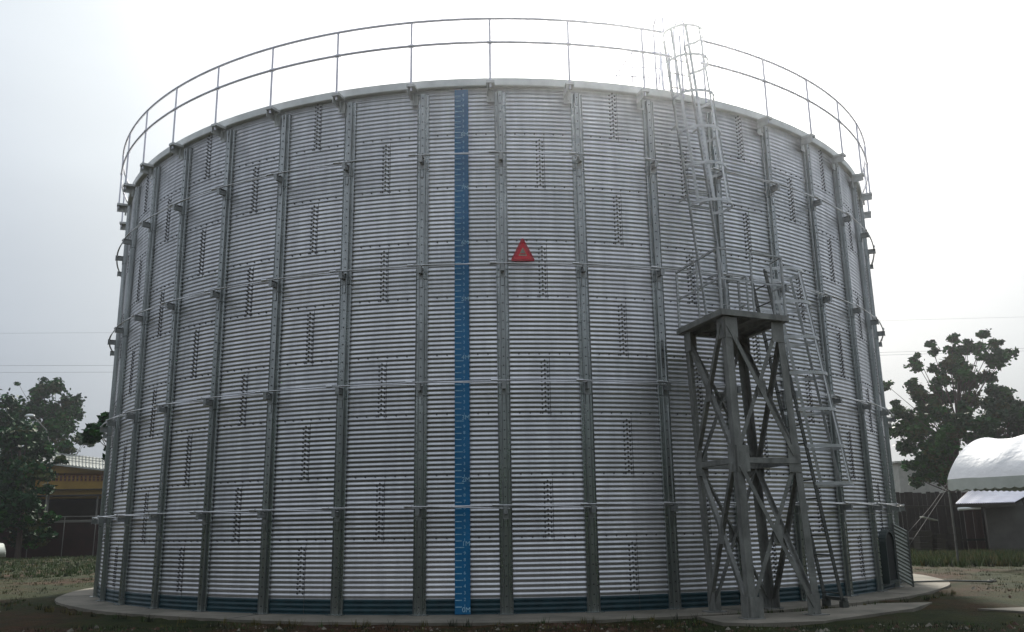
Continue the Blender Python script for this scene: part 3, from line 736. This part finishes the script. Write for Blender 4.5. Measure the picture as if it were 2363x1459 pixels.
# parked car at the very left
car = empty('parked_car', 'pale parked car cut by the left edge of the photo', 'car')
M_car = mat('pale_car_paint', (.24, .27, .24), .25, .3); M_glass = mat('car_glass', (.02, .025, .03), .08); M_tyre = mat('tyre', (.02, .02, .02), .9)
c0 = at(17, 1300, 17); cx, cy = c0.x-.95, 17.0
prof = [(0, .35), (-.02, .62), (-.12, .95), (-.55, 1.05), (-1.0, 1.42), (-1.5, 1.52), (-2.7, 1.50), (-3.3, 1.05), (-4.2, .92), (-4.35, .6), (-4.3, .32), (-2.2, .25)]
n = len(prof); mb = MB(); vs = []
for wv, sc in ((-.82, .94), (-.74, 1), (.74, 1), (.82, .94)):
    for x, z in prof: vs.append((cx-.02+x, cy+.8+wv*(1 if z < 1.1 else .85), .3+(z-.3)*sc))
fs = [(q*n+i, q*n+(i+1) % n, (q+1)*n+(i+1) % n, (q+1)*n+i) for q in range(3) for i in range(n)]+[tuple(range(n))[::-1], tuple(range(3*n, 4*n))]
mb.add(vs, fs, 0, True); bd = mb.build('body', M_car, car)
mb = MB(); mb.add([(cx-1.05, cy-.06, 1.0), (cx-3.2, cy-.06, 1.0), (cx-2.65, cy+.03, 1.42), (cx-1.35, cy+.03, 1.42)], [(0, 1, 2, 3)]); mb.add([(cx-.42, cy+.2, 1.05), (cx-.42, cy+1.4, 1.05), (cx-.93, cy+1.3, 1.42), (cx-.93, cy+.3, 1.42)], [(0, 1, 2, 3)]); mb.build('window', M_glass, car)
for x in (-.8, -3.5):
    for y in (.04, 1.56):
        mb = MB(); pts = [(cx+x, cy+y-.1, .28), (cx+x, cy+y+.1, .28)]; mb.tube(pts, .32, 20); w = mb.build('wheel', M_tyre, car)

# ------------------------------------------------------------------ right background
M_tent = mat('white_canopy_cloth', (.70, .71, .72), .6, 0, var=.04, vscale=2, bump=.03, bscale=3)
M_val = mat('canopy_valance', (.42, .47, .45), .7, 0, var=.1)
tent = empty('white_canopy', 'white arched fabric canopy with a scalloped valance at the right edge', 'canopy')
E0 = at(2186, 1107, 3.6); e2 = Vector((math.sin(R_(61)), math.cos(R_(61)), 0)); e1 = Vector((e2.y, -e2.x, 0))
SP, RISE, BAY, NB = 4.8, 1.38, 1.5, 4
mb = MB(); nu, nv = 28, 12*NB
for i in range(nv+1):
    l = BAY*NB*i/nv; ph = (i % 12)/12; sag = .085*math.sin(PI*ph)
    for j in range(nu+1):
        th = PI*j/nu
        q = 1-sag*math.sin(th)**.5
        x = SP*(j/nu*.6+.4*(.5-.5*math.cos(th))); z = RISE*(1-(2*x/SP-1)**2)**.85*q if 0 < j < nu else 0
        z += .018*math.sin(j*2.9+i*.35)*math.sin(PI*ph)
        mb.v.append(tuple(E0+e1*l+e2*x+Z*z))
w_ = nu+1
for i in range(nv):
    for j in range(nu): mb.f.append((i*w_+j, i*w_+j+1, (i+1)*w_+j+1, (i+1)*w_+j)); mb.m.append(0); mb.sm.append(True)
mb.build('roof_cloth', M_tent, tent)
mb = MB(); ns = 120; vs = []
for i in range(ns+1):
    l = BAY*NB*i/ns; zb = -.30-.05*abs(math.sin(PI*l/.30)); vs += [E0+e1*l, E0+e1*l+Z*zb-e2*.01]
mb.add(vs, [(i*2, i*2+2, i*2+3, i*2+1) for i in range(ns)])
vs = []; ns = 60
for i in range(ns+1):
    l = SP*i/ns; zb = -.30-.05*abs(math.sin(PI*l/.30)); vs += [E0+e2*l, E0+e2*l+Z*zb-e1*.01]
mb.add(vs, [(i*2, i*2+1, i*2+3, i*2+2) for i in range(ns)])
mb.build('valance', M_val, tent)
for i in range(NB+1):
    for x in (.03, SP-.03):
        mb = MB(); p = E0+e1*(BAY*i)+e2*x
        if i % 2 == 0: mb.tube([Vector((p.x, p.y, -.1)), p], .035, 8); mb.build('pole', M_ladd, tent)
# hut with a bright corrugated roof
hut = empty('small_hut', 'small grey block hut with a shiny corrugated sheet roof under the canopy', 'hut')
M_shiny = mat('shiny_roof_sheet', (.62, .62, .70), .3, .85, var=.12, vscale=3)
Yh = 12.0
A = at(2272, 1166, Yh); B = at(2352, 1166, Yh); mb = MB(); D3 = Vector((.45, .9, 0)).normalized()*3.5
fr = [Vector((A.x, Yh, -.1)), Vector((B.x, Yh-.3, -.1)), Vector((B.x, Yh-.3, A.z)), Vector((A.x, Yh, A.z))]
bk = [p+D3 for p in fr]; bk[2] += Z*.7; bk[3] += Z*.7
mb.add(fr+bk, [(0, 1, 2, 3), (7, 6, 5, 4), (1, 5, 6, 2), (4, 0, 3, 7), (3, 2, 6, 7)]); mb.build('wall', mat('hut_render', (.085, .085, .078), .9, 0, var=.25, vscale=1.5), hut)
r1 = at(2205, 1165, Yh-.4); r2 = at(2342, 1161, Yh-.9); r3 = at(2440, 1106, Yh+3.2); r4 = at(2244, 1128, Yh+3.2)
mb = MB(); nn_ = 160; vs = []
for i in range(nn_+1):
    f = i/nn_; o = .022*math.sin(f*2*PI*26)
    for g in (0, 1): vs.append((r1.lerp(r2, f) if g == 0 else r4.lerp(r3, f))+Z*(o+.04))
mb.add(vs, [(i*2, i*2+2, i*2+3, i*2+1) for i in range(nn_)], 0, True)
mb.build('roof', M_shiny, hut)
mb = MB(); mb.bar(r1-Z*.07, r2-Z*.07, .12, .05, Z); mb.build('fascia', M_shade, hut)
tl = at(2211, 1175, Yh-.5); tr = at(2262, 1172, Yh-.5); mb = MB(); mb.tube([tl, tr], .06, 8)
tag(mb.build('white_pipe', M_white), 'short white pipe under the eave of the small hut', 'pipe')
# dark timber fence / shed behind
fn = empty('plank_fence', 'tall dark weathered plank fence behind the right grass', 'fence')
M_pl = mat('dark_planks', (.020, .016, .013), .9, 0, var=.4, vscale=2, stretch=(4, 4, .3)); M_plr = mat('red_brown_planks', (.055, .030, .025), .9, 0, var=.3, vscale=2, stretch=(6, 6, .3))
Yp = 14.5
x0 = at(2050, 1137, Yp); x1 = at(2460, 1137, Yp); n = int((x1.x-x0.x)/.19)
mb = MB(); mb2 = MB()
for i in range(n):
    x = x0.x+.19*i; h = x0.z*rng.uniform(.97, 1.01)
    isred = abs(x-at(2246, 1200, Yp).x) < .45
    (mb2 if isred else mb).box((x, Yp+rng.uniform(-.01, .01), h/2-.05), (.088, .012, h/2+.05))
mb.build('boarding', M_pl, fn); mb2.build('boarding', M_plr, fn, 'lighter red brown boards')
mb = MB()
for z in (.5, 1.9): mb.bar(Vector((x0.x, Yp-.03, z)), Vector((x1.x, Yp-.03, z)), .08, .05, Z)
mb.build('rail', M_shade, fn)
wh = empty('pale_warehouse', 'pale grey warehouse wall glimpsed behind the tree and plank fence', 'building')
mb = MB(); A = at(2072, 1072, 34); B = at(2300, 1072, 34); mb.box(((A.x+B.x)/2, 37, A.z/2), ((B.x-A.x)/2, 3, A.z/2+.1)); mb.build('wall', mat('pale_render', (.42, .42, .38), .8, 0, var=.15), wh)
mb = MB(); mb.box(((A.x+B.x)/2, 37, A.z+.15), ((B.x-A.x)/2+.2, 3.2, .06)); mb.build('roof', M_oldroof, wh)
# guy ropes and boards by the tank
M_rope = mat('rope', (.045, .043, .04), .9)
ta = E0-Z*.1
for q, (x, y) in enumerate(((2086, 1240), (2092, 1268))):
    mb = MB(); g = rp_(x, y, 9.9); mb.tube([ta+Vector((0, 0, -.12*q)), ta.lerp(g, .5)-Z*.06, g], .006, 5)
    tag(mb.build('guy_rope', M_rope), ['upper thin guy rope from the canopy corner to the tank foot', 'lower thin guy rope from the canopy corner to the tank foot'][q], 'rope')
mb = MB(); mb.tube([at(2082, 1168, 5), at(2200, 1168, 5)], .012, 5); tag(mb.build('washing_line', M_rope), 'thin horizontal line stretched from the canopy pole past the tank', 'line')
mb = MB(); A = at(2127, 1193, 3); B = at(2160, 1201, 3.2); mb.bar(A, B, .03, .16, Z); tag(mb.build('tilted_board', M_door), 'small tilted pale board hanging between the guy ropes', 'board')
mb = MB(); A = at(2092, 1242, 3); B = at(2106, 1243, 3); mb.bar(A, B, .05, .2, Z); tag(mb.build('small_grey_plate', M_grey), 'small grey plate beside the hatch door seen against the dark fence', 'plate')  # plain grey plate, not a lamp
# junk silhouettes in front of the plank fence
for i, (x, y0, w, h, lb) in enumerate(((2125, 1225, 28, 50, 'dark wooden crate stack at the foot of the plank fence nearest the tank'), (2160, 1232, 18, 45, 'dark wooden crate stack midway along the foot of the plank fence'), (2196, 1215, 12, 60, 'narrow dark crate stack behind the canopy pole'))):
    A = at(x, y0, Yp-1); r = w*.5*(Yp-1+CD)/FPX; mb = MB()
    for k in range(4): mb.box((A.x+.02*k, Yp-1, A.z*(k+.5)/4), (r, .3, A.z/8-.01))
    tag(mb.build('crate_stack', M_shade), lb, 'crates')

# overhead lines
M_wire = mat('wire', (.3, .3, .32), .6)
def wire(x0, y0, Y0, x1, y1, Y1, sag, label, r=.012):
    A = at(x0, y0, Y0); B = at(x1, y1, Y1); mb = MB()
    mb.tube([A.lerp(B, i/24)-Z*(sag*4*(i/24)*(1-i/24)) for i in range(25)], r, 5)
    tag(mb.build('power_line', M_wire), label, 'power line', 'overhead power lines')
wire(-900, 846, 60, 1000, 842, 60, .0, 'upper of two close power lines left of the tank')
wire(-900, 862, 60, 1000, 857, 60, .0, 'lower of two close power lines left of the tank')
wire(-900, 774, 75, 1000, 764, 75, .0, 'highest single power line left of the tank', .010)
wire(1500, 829, 60, 3300, 777, 60, .0, 'upper of two close power lines right of the tank')
wire(1500, 836, 60, 3300, 782, 60, .0, 'lower of two close power lines right of the tank')
wire(1500, 755, 75, 3300, 706, 75, .0, 'highest single power line right of the tank', .010)

# ------------------------------------------------------------------ grass and weeds
M_gr = [mat('grass_blade', (.040, .078, .010), .7, 0, var=.3, vscale=3), mat('dry_grass_blade', (.11, .095, .022), .8, 0, var=.3, vscale=3), mat('dark_grass_blade', (.020, .028, .010), .8)]
def blades(mb, x, y, z, h, m):
    a = rng.uniform(0, 6.28); l = rng.uniform(.2, .7)*h; w = .004+.0012*h/.05
    dx, dy = math.cos(a), math.sin(a); b = a+1.57; bx, by = math.cos(b)*w, math.sin(b)*w
    mb.add([(x-bx, y-by, z), (x+bx, y+by, z), (x+dx*l, y+dy*l, z+h)], [(0, 1, 2)], m)
mb = MB()
def patch(n, fx, fy, h0, h1, wts, cond=None, clus=12):
    k = 0
    while k < n:
        x = fx(); y = fy()
        if cond and not cond(x, y): continue
        m = rng.choices((0, 1, 2), wts)[0]
        for i in range(clus):
            xx = x+rng.gauss(0, .05); yy = y+rng.gauss(0, .05); blades(mb, xx, yy, hgt(xx, yy)-.005, rng.uniform(h0, h1), m)
        k += clus
out_slab = lambda x, y: math.hypot(x, y) > 11.0 and not (2.8 < x < 7.4 and -11.7 < y < -8.5) and not (7.2 < x < 11.6 and -10.8 < y < -9)
U = rng.uniform
patch(16000, lambda: U(-12, 12), lambda: U(-13.2, -10.2), .02, .07, (2, 1, 6), out_slab)
patch(12000, lambda: U(-20, -9), lambda: U(-9, 6), .03, .08, (3, 1.5, 5), out_slab)
patch(7000, lambda: U(9.5, 18), lambda: U(-10, 4), .02, .07, (3, 2, 3), out_slab, 10)
for i in range(70):
    a = U(-1.0, .9); rr = U(10.86, 10.98)+.0; x, y = rr*math.sin(a), -rr*math.cos(a)
    m = rng.choices((0, 1, 2), (3, 3, 2))[0]
    for k in range(rng.randint(8, 26)): blades(mb, x+rng.gauss(0, .03), y+rng.gauss(0, .02), -.04, U(.04, .13), m)
tag(mb.build('yard_grass', M_gr), 'short sparse grass and weeds growing in the soil round the slab', 'grass', kind='stuff')
mb = MB()
def blades(mb, x, y, z, h, m):
    a = rng.uniform(0, 6.28); l = rng.uniform(.2, .6)*h; w = .012
    dx, dy = math.cos(a), math.sin(a); bx, by = -dy*w, dx*w
    mb.add([(x-bx, y-by, z), (x+bx, y+by, z), (x+dx*l, y+dy*l, z+h)], [(0, 1, 2)], m)
patch(42000, lambda: U(12, 26), lambda: U(3, 14), .10, .30, (6, 3, 1), lambda x, y: math.hypot(x, y) > 13.2 and math.sin(x*.9+y*.5)+math.sin(y*1.7-x*.3) > -1.1, 14)
patch(60000, lambda: U(-38, -14), lambda: U(5, 32), .06, .16, (8, 1, 2), lambda x, y: math.sin(x*.7+y*.6)+math.sin(y*1.3-x*.3) > -1.2, 14)
tag(mb.build('tall_grass', M_gr), 'rough yellow green grass strips on both sides beyond the tank', 'grass', kind='stuff')
# pebbles and clods in the near soil
mb = MB()
for i in range(5200):
    x = U(-13, 13); y = U(-13.2, -5) if abs(x) > 9 else U(-13.2, -10.4)
    if not out_slab(x, y): continue
    r = U(.008, .026) if U(0, 1) < .93 else U(.03, .06); z = hgt(x, y); vs = []
    for dx, dy, dz in ((1, 0, 0), (0, 1, 0), (-1, 0, 0), (0, -1, 0), (.1, .1, .8)): vs.append((x+dx*r*U(.7, 1.3), y+dy*r*U(.7, 1.3), z+dz*r+.003*0-.004))
    mb.add(vs, [(0, 1, 4), (1, 2, 4), (2, 3, 4), (3, 0, 4)], rng.choice((0, 0, 0, 1)))
M_clod = mat('soil_clod', (.075, .042, .026), .95, 0, var=.3, vscale=10)
tag(mb.build('soil_clods', [M_clod, M_conc]), 'loose clods and pebbles in the soil around the slab', 'clods', kind='stuff')

# ------------------------------------------------------------------ glare veil
mh = bpy.data.materials.new('glare_haze'); mh.use_nodes = True; t_ = mh.node_tree; t_.nodes.clear()
o_ = t_.nodes.new('ShaderNodeOutputMaterial'); v_ = t_.nodes.new('ShaderNodeVolumePrincipled'); t_.links.new(v_.outputs[0], o_.inputs['Volume'])
v_.inputs['Color'].default_value = (.93, .95, 1, 1); v_.inputs['Density'].default_value = VEIL_D; v_.inputs['Anisotropy'].default_value = VEIL_G  # scattering volume added to imitate the white veil of lens glare
mb = MB(); mb.box((0, 0, 6.2), (610, 610, 7.5)); hz = tag(mb.build('glare_veil', mh), kind='stuff')
